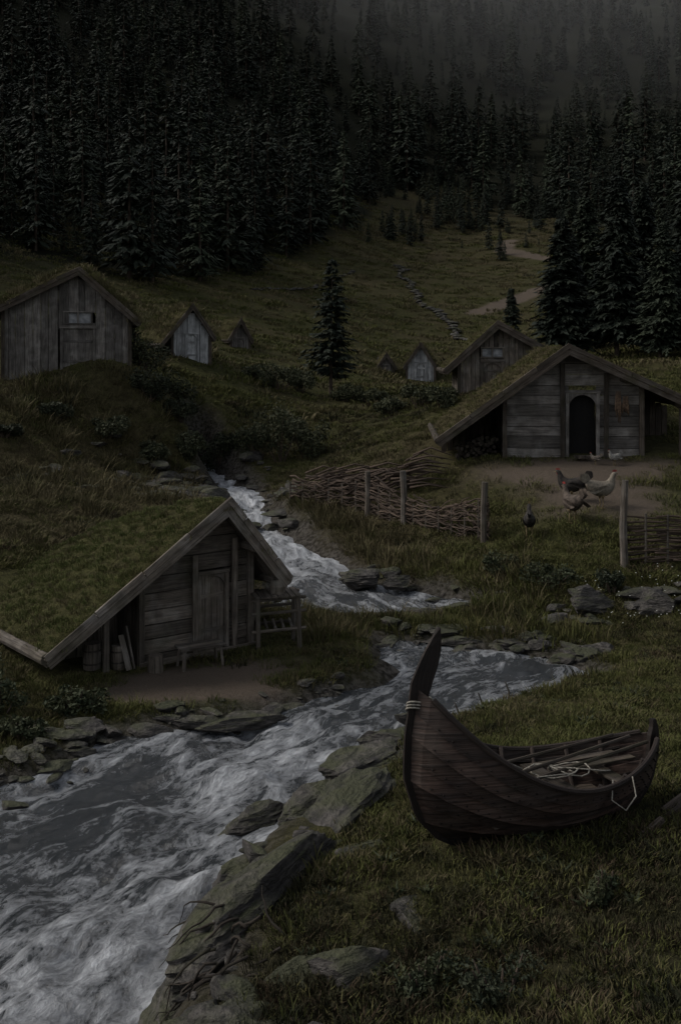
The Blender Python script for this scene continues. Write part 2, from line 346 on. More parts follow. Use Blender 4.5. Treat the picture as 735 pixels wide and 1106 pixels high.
SG=[tuftmesh('sedge_g',30,.12,.16,.01,M_gg,.7,5)];SDD=[tuftmesh('sedge_d',30,.12,.19,.01,M_gd,.8,6)];SH=[tuftmesh('sedge_h',26,.12,.17,.01,M_gh,.8,7)]
TGf=tuftmesh('tuft_far_g',40,.5,.14,.05,M_gg,1.1,30);TDf=tuftmesh('tuft_far_d',40,.5,.16,.05,M_gd,1.1,31);THf=tuftmesh('tuft_far_h',40,.5,.22,.06,M_gh,.9,32)
ROS=tuftmesh('rosette',22,.07,.09,.045,M_weed,1.6,44);ROB=tuftmesh('bracken',26,.12,.13,.03,M_gd,1.5,45)
HOUSES=[]
def inhouse(x,y):
    k=np.zeros(x.shape,bool)
    for (ox,oy,yaw,x0,x1,dep) in HOUSES:
        dx=x-ox;dy=y-oy;c,s_=math.cos(yaw),math.sin(yaw);u=dx*c+dy*s_;v=-dx*s_+dy*c
        k|=(u>x0)&(u<x1)&(v>-.05)&(v<dep)
    return k
# ------------------------------------------------------------------ houses
def house(name,loc,yaw,prof,wall,depth,over=.35,planks='v',door=None,window=None,turf=.16,drop=0,wood=None,drk=None,roofsc=1,pw=.2,bevel=0,dens=14,mound=0,dopen=False,paneldoor=True,drytop=.5,tall=1,rg=None):
    wood=wood or M_wood;drk=drk or M_wdark
    E=empty(name,loc,yaw);(xL,zL),(xp,zp),(xR,zR)=prof;x0,x1=wall
    HOUSES.append((loc[0],loc[1],yaw,xL,xR,depth))
    def rz(x,y=0):
        z=zp+(zL-zp)*(xp-x)/(xp-xL) if x<xp else zp+(zR-zp)*(x-xp)/(xR-xp)
        return z-drop*max(0,y/depth)**1.2*(.4+.6*max(0,(z-min(zL,zR)))/(zp-min(zL,zR)))
    w=MB();dx0,dx1,dh=(door[0]-door[1]/2,door[0]+door[1]/2,door[2]) if door else (99,99,0)
    if window: wc,ww,wz,wh=window
    else: wc,ww,wz,wh=99,0,0,0
    if planks=='v':
        x=x0
        while x<x1-.02:
            b=min(x+pw*random.uniform(.7,1.3),x1);yy=random.uniform(-.03,.015)
            segs=[(-.35,None)]
            mid=(x+b)/2
            if dx0<mid<dx1: segs=[(dh,None)]
            def seg(z0,z1a,z1b):
                w.hexa([(x,yy,z0),(b-.018,yy,z0),(b-.018,yy+.06,z0),(x,yy+.06,z0),(x,yy,z1a),(b-.018,yy,z1b),(b-.018,yy+.06,z1b),(x,yy+.06,z1a)],2)
            ta,tb=rz(x)-.03,rz(b)-.03
            if x<xp<b: ta=tb=min(ta,tb)
            z0=segs[0][0]
            if abs(mid-wc)<ww/2 and wz+wh<min(ta,tb):
                if z0<wz: seg(z0,wz,wz)
                seg(max(z0,wz+wh),ta,tb)
            elif z0<min(ta,tb): seg(z0,ta,tb)
            x=b
    else:
        z=-.4
        while z<zp-.06:
            h=pw*random.uniform(.85,1.15);h=min(h,zp-.05-z)
            if h<.03:break
            def xs(zz):
                a=xL+(zz-zL)/(zp-zL)*(xp-xL) if zz>zL else xL
                b=xR+(zz-zR)/(zp-zR)*(xp-xR) if zz>zR else xR
                return max(a+.03,x0),min(b-.03,x1)
            a0,b0=xs(z+.03);a1,b1=xs(z+h+.03);yy=random.uniform(-.015,.015)
            def pc(p0,p1,q0,q1):
                if p1-p0>.03: w.hexa([(p0,yy,z),(p1,yy,z),(p1,yy+.07,z),(p0,yy+.07,z),(q0,yy,z+h-.016),(q1,yy,z+h-.016),(q1,yy+.07,z+h-.016),(q0,yy+.07,z+h-.016)],0)
            if z<dh and door: 
                pc(a0,min(dx0,b0),a1,min(dx0,b1));pc(max(dx1,a0),b0,max(dx1,a1),b1)
            else: pc(a0,b0,a1,b1)
            z+=h
    for sx in (x0,x1):
        y=.09
        while y<depth:
            b=min(y+.3,depth);t0=min(rz(sx,y),rz(sx,b))-.04
            o=-.06 if sx==x1 else 0
            w.box(sx+o,sx+o+.06,y,b-.015,-.4,t0,2);y=b
    zb=min(rz(xp,depth)-.05,zp)
    w.hexa([(x0,depth,-.4),(x1,depth,-.4),(x1,depth+.06,-.4),(x0,depth+.06,-.4),(xp-.3,depth,zb-.1),(xp+.3,depth,zb-.1),(xp+.3,depth+.06,zb-.1),(xp-.3,depth+.06,zb-.1)],0)
    w.obj('walls',wood,E,bevel=bevel)
    k=MB()
    for px in (x0,x1): k.box(px-.07,px+.07,-.08,.05,-.4,rz(px)-.05,2)
    for fx in (.0,.5,1):
        for (ex,ez) in ((xL,zL),(xR,zR)):
            px=xp+(ex-xp)*fx*.92;pz=rz(px)-.09
            k.tube([(px,-over+.06,pz),(px,.3,pz)],.06*roofsc+.01,7)
            if fx==0:break
    for (ex,ez) in ((xL,zL),(xR,zR)):
        s_=(1 if ex<xp else -1);bw=.17*roofsc
        a=(ex,-over-.02,ez+.02);b=(xp+s_*.08,-over-.02,zp+.05+.0)
        k.beam(a,b,bw,.05,up=(0,1,0),tint=1.1)
        nb=4;A2=Vector((ex-s_*.04,-over-.055,ez+.12));B2=Vector((xp+s_*.03,-over-.055,zp+.17))
        for i in range(nb):
            k.beam(A2.lerp(B2,i/nb+(.004 if i else 0)),A2.lerp(B2,(i+1)/nb),.1*roofsc,.045,up=(0,1,0),tint=random.uniform(.9,1.45),jit=.012)
        m=10
        for i in range(m):
            ya=-over+(depth+2*over)*i/m;yb=-over+(depth+2*over)*(i+1)/m-.01
            c=[]
            for dz in (-.05,.0):
                for (q,yy) in ((ex,ya),(xp,ya),(xp,yb),(ex,yb)): c.append((q,yy,rz(q,yy)+dz))
            if ex>xp: c=[c[1],c[0],c[3],c[2],c[5],c[4],c[7],c[6]]
            k.hexa(c,0)
        if turf: k.tube([(ex,-over,ez+.1),(ex,depth*.5,rz(ex,depth*.5)+.1),(ex,depth+over,rz(ex,depth)+.1)],.075*roofsc+.01,8,tint=.7)
    k.obj('frame_and_rakes',drk,E,bevel=bevel)
    if turf:
        nu,nv=36,30;us=np.linspace(0,1,nu);vs=np.linspace(0,1,nv);P=[]
        for v in vs:
            y=-over+.03+(depth+2*over-.06)*v
            for u in us:
                x=xL+.03+(xR-xL-.06)*u
                ed=min(1,min(u,1-u)*14+.35)*min(1,min(v,1-v)*16+.5)
                nz=float(fbm(np.array([x*2.1+loc[0]]),np.array([y*2.1+loc[1]]),3)[0])
                rr=rz(x,y);rnd=-.25*turf*math.exp(-((x-xp)/.25)**2)
                P.append((x,y,rr+.01+turf*ed*(.45+1.1*nz)+rnd+mound*math.sin(math.pi*u)*math.sin(math.pi*min(1,v+.2))))
        Fq=[(j*nu+i,j*nu+i+1,(j+1)*nu+i+1,(j+1)*nu+i) for j in range(nv-1) for i in range(nu-1)]
        nt_=len(P);ring=[i for i in range(nu)]+[j*nu+nu-1 for j in range(1,nv)]+[(nv-1)*nu+i for i in range(nu-2,-1,-1)]+[j*nu for j in range(nv-2,0,-1)]
        for r_ in ring: P.append((P[r_][0],P[r_][1],rz(P[r_][0],P[r_][1])+.003))
        for a in range(len(ring)):
            b=(a+1)%len(ring);Fq.append((ring[a],nt_+a,nt_+b,ring[b]))
        Pn=np.array(P)
        meshobj('turf_roof',P,Fq,[M_turf],E,True,{'dry':('FLOAT',[drytop+.3*(random.random()-.5)]*len(P))})
        cnt=int(dens*(xR-xL)*(depth+2*over));ii=rng.random(cnt);jj=rng.random(cnt)
        gi=ii*(nu-1);gj=jj*(nv-1);i0=gi.astype(int);j0=gj.astype(int);G=Pn[:nt_].reshape(nv,nu,3)
        fi=(gi-i0)[:,None];fj=(gj-j0)[:,None]
        PP=(G[j0,i0]*(1-fi)+G[j0,i0+1]*fi)*(1-fj)+(G[j0+1,i0]*(1-fi)+G[j0+1,i0+1]*fi)*fj
        dr=rng.random(cnt)<drytop*(.4+1.2*fbm(PP[:,0]*.9+5,PP[:,1]*.9,3));sc=rng.uniform(.5,1.3,cnt)*tall
        scatter('roof_grass',E,PP[~dr],sc[~dr],rg or TG[0]);scatter('roof_grass_dry',E,PP[dr],sc[dr],TD[0])
    if door:
        cxd,wd,hd=door;dm=MB()
        if dopen: 
            meshobj('doorway_dark',[(cxd-wd/2,.25,-.3),(cxd+wd/2,.25,-.3),(cxd+wd/2,.25,hd),(cxd-wd/2,.25,hd)],[(0,1,2,3)],[M_black],E)
        else:
            xx=cxd-wd/2
            while xx<cxd+wd/2-.01:
                b=min(xx+wd/4,cxd+wd/2);dm.box(xx,b-.008,.03,.06,-.1,hd,2);xx=b
            dm.box(cxd-wd/2+.02,cxd+wd/2-.02,.012,.029,hd*.25,hd*.25+.08,0);dm.box(cxd-wd/2+.02,cxd+wd/2-.02,.012,.029,hd*.7,hd*.7+.08,0)
            dm.obj('door',wood,E)
        fm=MB();fw=.1 if wd>.6 else .07
        fm.box(cxd-wd/2-fw,cxd-wd/2,-.06,.04,-.2,hd+.02,2);fm.box(cxd+wd/2,cxd+wd/2+fw,-.06,.04,-.2,hd+.02,2)
        fm.box(cxd-wd/2-fw*1.3,cxd+wd/2+fw*1.3,-.065,.04,hd+.023,hd+.023+fw,0)
        if paneldoor:
            kk=10
            for sgn in (-1,1):
                for i in range(kk):
                    a0=math.pi/2*i/kk;a1=math.pi/2*(i+1)/kk
                    xa=cxd+sgn*math.sin(a0)*wd/2*.98;xb=cxd+sgn*math.sin(a1)*wd/2*.98
                    za=hd-wd*.5+math.cos(a0)*wd*.5*.92;zb2=hd-wd*.5+math.cos(a1)*wd*.5*.92
                    if sgn<0: xa,xb,za,zb2=xb,xa,zb2,za
                    fm.hexa([(xa,-.03,za),(xb,-.03,zb2),(xb,.028,zb2),(xa,.028,za),(xa,-.03,hd+.01),(xb,-.03,hd+.01),(xb,.028,hd+.01),(xa,.028,hd+.01)],2,.8,0)
        fm.obj('door_frame',wood,E,bevel=bevel)
    if window:
        wm=MB();f=.05
        wm.box(wc-ww/2-f,wc+ww/2+f,-.06,.03,wz-f,wz,0);wm.box(wc-ww/2-f,wc+ww/2+f,-.06,.03,wz+wh,wz+wh+f,0)
        for q in (-1,0,1): wm.box(wc+q*ww/2-.03,wc+q*ww/2+.03,-.057,.027,wz+.003,wz+wh-.003,2)
        wm.obj('window_frame',wood,E)
        meshobj('window_panes',[(wc-ww/2,.05,wz),(wc+ww/2,.05,wz),(wc+ww/2,.05,wz+wh),(wc-ww/2,.05,wz+wh)],[(0,1,2,3)],[M_glass],E)
    return E
rad=math.radians
NH=house('turf_roof_cabin',(-5.1,18.3,-5.9),rad(35.4),[(-.35,.45),(3.27,2.87),(4.6,1.2)],(1.6,4.0),5.6,over=.5,planks='h',door=(3.15,.55,1.5),turf=.17,drop=1.25,pw=.3,bevel=.008,dens=60,drytop=.2,roofsc=1.35,tall=.8,drk=M_wood,rg=TR)
x=MB()
for px,pz in ((2.72,1.95),(3.6,2.2),(1.6,1.6),(.9,1.15)): x.box(px-.06,px+.06,-.14,-.085,-.3,pz,2)
x.box(1.55,4.1,-.16,-.09,-.15,.06,0)
for i in range(7): x.box(.1+i*.21,.29+i*.21,.9,.95,-.3,.6+i*.17,2)
x.obj('front_posts',M_wood,NH,bevel=.008)
bk=MB()
for (bx,by,r,h) in ((.75,.2,.17,.5),(1.2,.05,.14,.42)):
    bk.tube([(bx,by,-.05),(bx,by,h*.5),(bx,by,h)],[r*.9,r,r*.88],12)
    for q in (.12,.36): bk.tube([(bx,by,h*q*2),(bx,by,h*q*2+.03)],[r*1.02,r*1.02],12,tint=.4)
bk.beam((1.42,-.2,0),(1.36,.05,.75),.03,.03);bk.beam((1.3,-.22,0),(1.25,.05,.6),.12,.025)
bk.obj('barrels',M_wood,NH)
RH=house('log_cabin',(6.9,32,-3.27),rad(-3),[(-3.85,.4),(.15,3.3),(4.0,1.55)],(-1.74,2.5),5.5,over=.6,planks='h',door=(.68,.85,1.95),dopen=True,turf=.16,pw=.34,drytop=.8,dens=20,roofsc=1.35,wood=M_wgrey)
x=MB()
for i in range(9): x.box(-3.6+i*.21,-3.42+i*.21,2.6,2.65,-.4,.5+i*.14,2)
for i in range(7): x.box(2.6+i*.2,2.78+i*.2,2.6,2.65,-.4,2.0-i*.09,2)
for px,pz in ((.05,2.9),(1.4,2.6),(-1.74,1.75),(3.7,1.55),(2.5,2.1)): x.box(px-.07,px+.07,-.14,-.085,-.4,pz,2)
for i in range(5): x.box(.35+i*.1,.44+i*.1,-.62+i*.0,-.35,-.02,.07,1)
x.obj('porch_and_braces',M_wdark,RH)
fw=MB()
for i in range(110):
    px=random.uniform(-3.2,-1.95);mz=.15+(px+3.4)*.4;pz=random.uniform(-.15,max(.05,min(.55,mz)));r=random.uniform(.04,.07)
    py=random.uniform(.2,.5);fw.tube([(px,py,pz),(px+random.uniform(-.03,.03),py+.5,pz)],r,6,rough=.15,tint=random.uniform(.4,.9))
fw.obj('firewood',M_wdark,RH)
pl=MB()
for (px,pz,l) in ((1.75,2.05,1.0),(1.98,1.9,.65)):
    for j in range(4): pl.tube([(px+j*.04-.06,-.17,pz),(px+j*.05-.08,-.2,pz-l*.5),(px+j*.045-.07+random.uniform(-.05,.05),-.18,pz-l*random.uniform(.75,1.05))],[.012,.035,.012],6)
pl.obj('hanging_pelts',M_pelt,RH,True)
house('log_barn',(6.5,43,-1.75),rad(-2),[(-2.1,.85),(.1,2.85),(2.6,1.45)],(-1.5,1.6),4,over=.35,planks='v',door=(-.1,.75,1.3),window=(-.1,.9,1.55,.35),turf=.22,drytop=.7,roofsc=1.3,dens=14)
house('log_house',(-10.4,40,-.85),rad(16),[(-3.3,2.2),(.15,3.95),(2.45,1.9)],(-2.7,2.1),5,over=.35,planks='v',door=(.1,1.15,1.75),window=(.1,1.05,1.98,.42),turf=.36,drytop=.8,roofsc=1.2,dens=24,wood=M_wgrey,pw=.32,paneldoor=False,tall=2.0)
house('storage_hut',(-7.3,50,-.55),rad(28),[(-1.6,.8),(0,2.75),(1.15,1.1)],(-1.0,.95),4,over=.2,planks='v',door=(0,.6,1.4),turf=.3,drytop=.7,roofsc=.8,wood=M_wpale,dens=18,pw=.3,tall=1.8)
house('storage_hut',(-6.1,62,-.3),rad(25),[(-.8,.9),(0,2.2),(.75,.8)],(-.6,.6),3,over=.2,planks='v',door=(0,.45,1.1),turf=.22,drytop=.7,roofsc=.8,wood=M_wgrey,dens=14,tall=1.5)
house('storage_hut',(5.2,66,-1.95),rad(-6),[(-1.1,.8),(0,2.4),(1.05,.75)],(-.9,.9),3,over=.15,planks='v',door=(0,.6,1.2),turf=.18,drytop=.7,roofsc=.8,wood=M_wpale,dens=14,tall=1.4)
house('storage_hut',(3.0,67,-1.7),rad(5),[(-.65,.5),(0,1.5),(.65,.5)],(-.5,.5),2.2,over=.15,planks='v',door=(0,.4,.8),turf=.18,drytop=.7,roofsc=.7,wood=M_wgrey,dens=10)
# ------------------------------------------------------------------ bench, rack, stump
c35,s35=math.cos(rad(35.4)),math.sin(rad(35.4))
def NHw(u,v): return (-5.1+u*c35-v*s35,18.3+u*s35+v*c35)
bx,by=NHw(2.6,-.55);E=empty('wooden_bench',(bx,by,H(bx,by)),rad(30));x=MB()
for i in range(3): x.box(-.45,.45,-.2+i*.13,-.08+i*.13,.38,.42,0)
for q in (-.36,.36):
    for r in (-.14,.14): x.beam((q*1.12,r*1.2,-.05),(q,r,.38),.05,.05)
x.obj('bench_parts',M_wood,E)
bx,by=NHw(1.75,-.4);x=MB();hz=H(bx,by);x.tube([(bx,by,hz-.1),(bx,by,hz+.15),(bx,by,hz+.3)],[.16,.14,.135],10,rough=.05);x.obj('chopping_stump',M_wood)
bx,by=-1.3,20.6;E=empty('wooden_rack',(bx,by,H(bx,by)),rad(15));x=MB()
for q in (-.42,.42):
    for r in (-.3,.3): x.tube([(q,r,-.1),(q+random.uniform(-.03,.03),r,1.05)],.05,6)
for z in (.35,.7,.97):
    for r in (-.3,.3): x.tube([(-.55,r,z),(.55,r,z+.03)],.032,6)
for i in range(8): x.box(-.5+i*.12,-.4+i*.12,-.38,.38,1.02,1.05,1)
for i in range(5): x.tube([(-.4+i*.17,-.25,.38),(-.35+i*.17,.3,.42)],.03,6)
x.tube([(0,-.1,1.05),(.02,-.1,1.2),(0,-.1,1.34)],[.14,.17,.12],10)
x.obj('rack_parts',M_wood,E)
# ------------------------------------------------------------------ rocks
def rockgeo(seed,dim,sub=4,cuts=9,nz=.08):
    r=random.Random(seed)
    import bmesh
    bm=bmesh.new();bmesh.ops.create_icosphere(bm,subdivisions=sub,radius=1)
    pls=[]
    for i in range(cuts):
        d=Vector((r.gauss(0,1),r.gauss(0,1),r.gauss(0,.9))).normalized();pls.append((d,r.uniform(.42,.85)))
    off=Vector((seed*3.7,seed*1.3,0))
    V=[]
    for v in bm.verts:
        p=v.co.copy()
        for d,h in pls:
            k=p.dot(d)
            if k>h: p-=d*(k-h)*.95
        f=mnoise.fractal(p*2.2+off,1,2,5)
        f2=mnoise.noise(Vector((p.x*1.5,p.y*1.5,p.z*11))+off)
        p*=1+nz*f+.07*f2
        V.append((p.x*dim[0],p.y*dim[1],p.z*dim[2]))
    F=[[v.index for v in f.verts] for f in bm.faces];bm.free();return np.array(V),F
def boulder(x,y,z,dim,yaw=0,tilt=(0,0),seed=0,mat=None,name='boulder'):
    V,F=rockgeo(seed,dim,5 if dim[0]>.7 else 4,13,.12)
    ob=meshobj(name,V,F,[mat or M_rock],smooth=True);ob.location=(x,y,z);ob.rotation_euler=(tilt[0],tilt[1],yaw)
    try: ob.data.set_sharp_from_angle(angle=rad(28))
    except Exception: pass
    return ob
for a in [(-.75,10.6,-5.78,(1.5,.75,.55),rad(62),(rad(-20),rad(-3)),1),(-.15,12.4,-5.78,(1.4,.6,.45),rad(62),(rad(-18),rad(-3)),21),
 (.75,9.75,-5.52,(.62,.42,.3),rad(38),(rad(-12),rad(-3)),32),(.2,9.1,-5.58,(.7,.5,.33),rad(25),(rad(-15),rad(-3)),33),(-.35,8.75,-5.68,(.75,.5,.36),rad(55),(rad(-15),rad(5)),34),
 (-.75,8.3,-5.75,(.9,.6,.4),rad(20),(0,.1),3),(-1.35,9.4,-6.05,(.8,.5,.45),rad(50),(0,0),4),(.35,14.4,-5.85,(1.1,.5,.42),rad(55),(-.25,0),5),
 (-.35,13.6,-6.05,(.8,.4,.32),rad(50),(-.2,0),6),(-1.1,13.6,-6.22,(.75,.3,.18),rad(40),(0,0),7),(.75,15.7,-6.0,(.55,.4,.28),rad(40),(0,0),8),
 (-1.6,16.95,-6.12,(.95,.35,.16),rad(10),(0,0),9),(.6,25.5,-5.7,(.75,.5,.3),0,(0,0),10),(1.4,25.2,-5.7,(.5,.3,.22),.3,(0,0),11),
 (5.6,22.7,-5.68,(.85,.5,.45),.2,(0,0),12),(6.9,22.4,-5.65,(.7,.5,.42),-.2,(0,0),13),(8.2,22.2,-5.5,(.9,.5,.45),0,(0,0),14),(-.1,7.9,-5.55,(.8,.5,.3),rad(50),(-.2,0),15),
 (-1.5,8.3,-6.2,(.7,.6,.35),.4,(0,0),16),(-1.05,11.8,-6.1,(.7,.35,.3),rad(60),(-.3,0),17),(1.2,16.9,-6.1,(.4,.25,.2),.5,(0,0),18),(-2.3,16.9,-6.15,(.6,.3,.14),rad(5),(0,0),19),(.3,11.3,-5.52,(.5,.3,.18),rad(50),(-.2,0),20),
 (-.1,10.3,-5.62,(.55,.3,.25),rad(55),(-.25,.1),23),(2.4,21.5,-6.1,(.8,.3,.16),rad(-8),(0,0),25),(3.6,21.2,-6.1,(.6,.35,.2),rad(10),(0,0),26),(4.8,20.4,-6.05,(.5,.35,.2),rad(-40),(0,0),27)]:
    boulder(*a)
protos=[rockgeo(100+i,(1,1,.6),3,8) for i in range(12)]
def stones(name,pts,mat=M_rock):
    V=[];F=[];o=0
    for (px,py,pz,sz) in pts:
        v,f=random.choice(protos);a=random.uniform(0,6.28);c,s_=math.cos(a),math.sin(a)
        sc=np.array([sz*random.uniform(.8,1.8),sz*random.uniform(.5,1),sz*random.uniform(.4,.9)])
        q=v*sc;q=np.stack([q[:,0]*c-q[:,1]*s_+px,q[:,0]*s_+q[:,1]*c+py,q[:,2]+pz],-1)
        V.append(q);F+=[[i+o for i in ff] for ff in f];o+=len(v)
    ob=meshobj(name,np.concatenate(V),F,[mat],smooth=True)
    try: ob.data.set_sharp_from_angle(angle=rad(36))
    except Exception: pass
    return ob
pts=[]
def addpts(n_,xr,yr,sr,sdr=(-.3,.6)):
    k=0;tries=0
    while k<n_ and tries<n_*60:
        tries+=1
        px=random.uniform(*xr);py=random.uniform(*yr);sd=float(SD(np.array([px]),np.array([py]))[0])
        if sdr[0]<sd<sdr[1] and random.random()<2.2*float(fbm(np.array([px*1.1]),np.array([py*1.1]),2)[0])-.5:
            pz=H(px,py);w=float(W(py));sz=sr[0]+(sr[1]-sr[0])*random.random()**2.2
            pts.append((px,py,max(pz,w-.12)+.08*sz,sz))
            k+=1
addpts(150,(-6.5,-2.5),(13.2,16.8),(.05,.3),(-.3,1.0))
addpts(110,(0.8,5.4),(20.2,22.4),(.05,.34),(-.3,1.0))
addpts(70,(-2,4.5),(23.3,27.5),(.08,.36),(-.3,.9))
addpts(90,(-2.2,2),(8,17),(.04,.26),(-.15,.9))
addpts(120,(-5.5,-1),(28,41),(.12,.5),(-.3,1.3))
addpts(40,(-3,.8),(16,19),(.05,.28),(-.2,.7))
for i in range(130):
    u_=random.random()**.7;px=-10.5+6.5*u_+random.uniform(-.5,.5);py=34.2+(px+9)*.62+random.gauss(0,1.5);sz=.1+(.3+.35*u_)*random.random()**1.8;pts.append((px,py,H(px,py)+.06*sz,sz))
for i in range(40):
    px=random.uniform(4.2,9.5);py=random.uniform(22.0,23.5);sz=.1+.35*random.random()**2;pts.append((px,py,H(px,py)+.1*sz,sz))
stones('river_stones',pts)
wp=[]
for (a,b,nn) in (((6.2,110),(6.7,100),32),((6.7,100),(8.5,88),38),((8.5,88),(11,74),44)):
    for i in range(nn):
        t_=i/nn;px=a[0]+(b[0]-a[0])*t_+random.uniform(-.3,.3)+.35*math.sin(t_*9);py=a[1]+(b[1]-a[1])*t_;wp.append((px,py,H(px,py)+.15,random.uniform(.22,.4)))
for (a,b) in (((-7,84),(-2.5,92)),((-2.5,92),(1.5,104))):
    for i in range(24):
        t_=i/24;px=a[0]+(b[0]-a[0])*t_+random.uniform(-.2,.2);py=a[1]+(b[1]-a[1])*t_;wp.append((px,py,H(px,py)+.1,random.uniform(.18,.35)))
stones('dry_stone_wall',wp)
x=MB()
for i in range(60):
    p=Vector((-1.0+random.uniform(-.2,.5),9.5+random.uniform(-.6,.6),-5.5+random.uniform(-.15,.15)));P=[p.copy()];d=Vector((-1,random.uniform(-.9,.6),random.uniform(-.3,.2))).normalized()
    for j in range(8):
        d=(d+Vector([random.uniform(-.5,.5) for _ in range(3)])+Vector((0,0,-.28))).normalized();p=p+d*.1;P.append(p.copy())
    x.tube(P,[.016*(1-j/10) for j in range(9)],5,tint=random.uniform(.3,.8))
x.obj('tree_roots',M_wdark,smooth=True)
# ------------------------------------------------------------------ boat
L=3.15
def stemA(z): return np.interp(z,[0,.1,.35,.8,1.25,1.75,2.3],[.6,.4,.14,.0,.03,.14,.4])
def sternA(z): return L-np.interp(z,[0,.1,.3,.6,.9,1.1],[.45,.3,.1,0,-.03,0])
def hull(q,t_,off=0):
    hb=.1+1.62*q**1.05;hs=.1+.74*q;zm=.06+.54*q**1.35
    z=zm+(hb-zm)*max(0,1-t_/.62)**2.3+(hs-zm)*max(0,(t_-.6)/.4)**2
    B=(.76+off)*q**.62
    y=B*math.sin(math.pi*min(1,t_**.92))**.68
    a=(1-t_)*float(stemA(hb))+t_*float(sternA(hs))
    return (a,y,z)
BO=empty('clinker_rowing_boat',(.74,10.75,-5.3),rot=(rad(-4),0,rad(21)))
hm=MB();NS=7;NT=40
tn=[.55,1.2,.7,1.5,.8,1.35,.7]
for side in (-1,1):
    for j in range(NS):
        q0=.02+.98*j/NS;q1=.02+.98*(j+1)/NS+.02;tint=tn[j];vs=[];gs=[];o=random.uniform(0,30)
        for i in range(NT+1):
            t_=i/NT;e=math.sin(math.pi*t_)**.3
            a,y,z=hull(q0,t_);b_,y1,z1=hull(min(q1,1.0),t_)
            for (pa,py,pz,d) in ((a,y,z,.06*e),(b_,y1,z1,.004*e),(b_,y1,z1,-.022*e),(a,y,z,.01*e)):
                yy=max(0.012,py+d);vs.append((pa,side*yy,pz-(.024 if d==.06*e else 0)+random.uniform(-.004,.004)));gs.append((pa+o,pz+o,0))
        fs=[]
        for i in range(NT):
            for k_ in range(4):
                f=(i*4+k_,i*4+(k_+1)%4,(i+1)*4+(k_+1)%4,(i+1)*4+k_);fs.append(f if side<0 else f[::-1])
        hm.add(vs,fs,tint,gs)
hm.obj('strakes',M_hull,BO)
rv=MB()
for j in range(1,NS):
    q0=.02+.98*j/NS
    for i in range(26):
        t_=.05+.9*i/25;a,y,z=hull(q0,t_);rv.tube([(a,-(y+.03),z+.018),(a,-(y+.07),z+.018)],.008,5,tint=.5)
rv.obj('rivets',M_hulldk,BO)
st=MB()
def blade(P,wd,th,dirs):
    vs=[];gs=[]
    for i,(a,z) in enumerate(P):
        for (m_,n_) in ((-.35,-1),(.65,-1),(.65,1),(-.35,1)):
            vs.append((a+dirs*m_*wd[i],n_*th/2*(1 if m_>0 else .5),z));gs.append((z,a+m_,0))
    fs=[]
    for i in range(len(P)-1):
        for k_ in range(4): fs.append((i*4+k_,i*4+(k_+1)%4,(i+1)*4+(k_+1)%4,(i+1)*4+k_))
    fs+= [(3,2,1,0),tuple((len(P)-1)*4+k_ for k_ in range(4))]
    st.add(vs,fs,.8,gs)
zz=np.linspace(.0,2.32,22);blade([(float(stemA(z)),z) for z in zz],[float(np.interp(z,[0,.3,1.4,1.8,2.05,2.32],[.3,.2,.17,.25,.2,.02])) for z in zz],.075,1)
zz=np.linspace(.0,1.0,12);blade([(float(sternA(z)),z) for z in zz],[float(np.interp(z,[0,.3,.8,1.0],[.25,.15,.14,.05])) for z in zz],.07,-1)
st.beam((.5,0,.02),(L-.4,0,.02),.07,.14)
for side in (-1,1):
    P=[hull(1.0,.03+.94*i/30) for i in range(31)];st.tube([(a,side*(y+.01),z+.01) for a,y,z in P],.032,7,tint=1.3)
    P=[hull(.86,.1+.8*i/24) for i in range(25)];st.tube([(a,side*(y-.04),z+.01) for a,y,z in P],.02,6)
for t_ in (.2,.33,.46,.59,.72,.84):
    P=[]
    for k_ in range(-12,13):
        q=abs(k_)/12;a,y,z=hull(max(q,.03),t_);P.append((a,(1 if k_>0 else -1)*max(0,y-.035),z+.035))
    st.tube(P,.026,6,tint=1.8)
st.obj('stem_keel_ribs',M_hulldk,BO)
tb_=MB()
for t_,q in ((.36,.8),(.56,.8),(.76,.8)):
    a,y,z=hull(q,t_);tb_.box(a-.09,a+.09,-y+.03,y-.03,z,z+.03,1)
for k_ in range(-3,4):
    a0,_,z0=hull(.3,.25);a1,_,z1=hull(.3,.8);tb_.box(a0,a1,k_*.1-.045,k_*.1+.045,.24,.265,0)
for (p,q) in (((1.1,-.2,.7),(2.9,.12,.8)),((1.0,.1,.72),(2.8,.3,.78)),((1.3,-.3,.66),(3.0,-.08,.78))): tb_.tube([p,q],.02,6)
tb_.box(1.7,2.8,-.12,.0,.62,.645,0);tb_.box(1.6,2.7,.08,.2,.625,.65,0)
tb_.obj('thwarts_and_oars',M_wdark,BO)
rp=MB()
P=[]
for i in range(46):
    a=i*.55;P.append((1.45+(.22+.08*math.sin(a*.31))*math.cos(a)+.012*i,-.2+.2*math.sin(a*.97),.68+.03*math.sin(a*1.7)))
rp.tube(P,.008,5,1)
P=[(2.1,-.66,.66),(2.0,-.77,.5),(2.15,-.8,.38),(2.3,-.78,.5),(2.35,-.66,.66)];rp.tube(P,.008,5,.7)
for zc in (1.5,1.53,1.56):
    a0=float(stemA(zc));P=[(a0+.06+.15*math.cos(u),.06*math.sin(u),zc+.02*math.sin(u*2)) for u in np.linspace(0,6.28,16)];rp.tube(P,.011,5,1)
rp.tube([(.25,-.07,1.5),(.4,-.16,1.3),(.6,-.25,1.12),(.9,-.3,.95),(1.2,-.3,.8)],.009,5,1)
rp.obj('rope',M_rope,BO,True)
sp=MB()
for (a,y,l) in ((2.95,-.55,.5),(3.1,-.35,.45),(2.5,-.8,.35)):
    sp.tube([(a-.15,y,.08),(a+l*.5,y+.1,.16)],.05,7)
sp.obj('support_logs',M_wdark,BO)
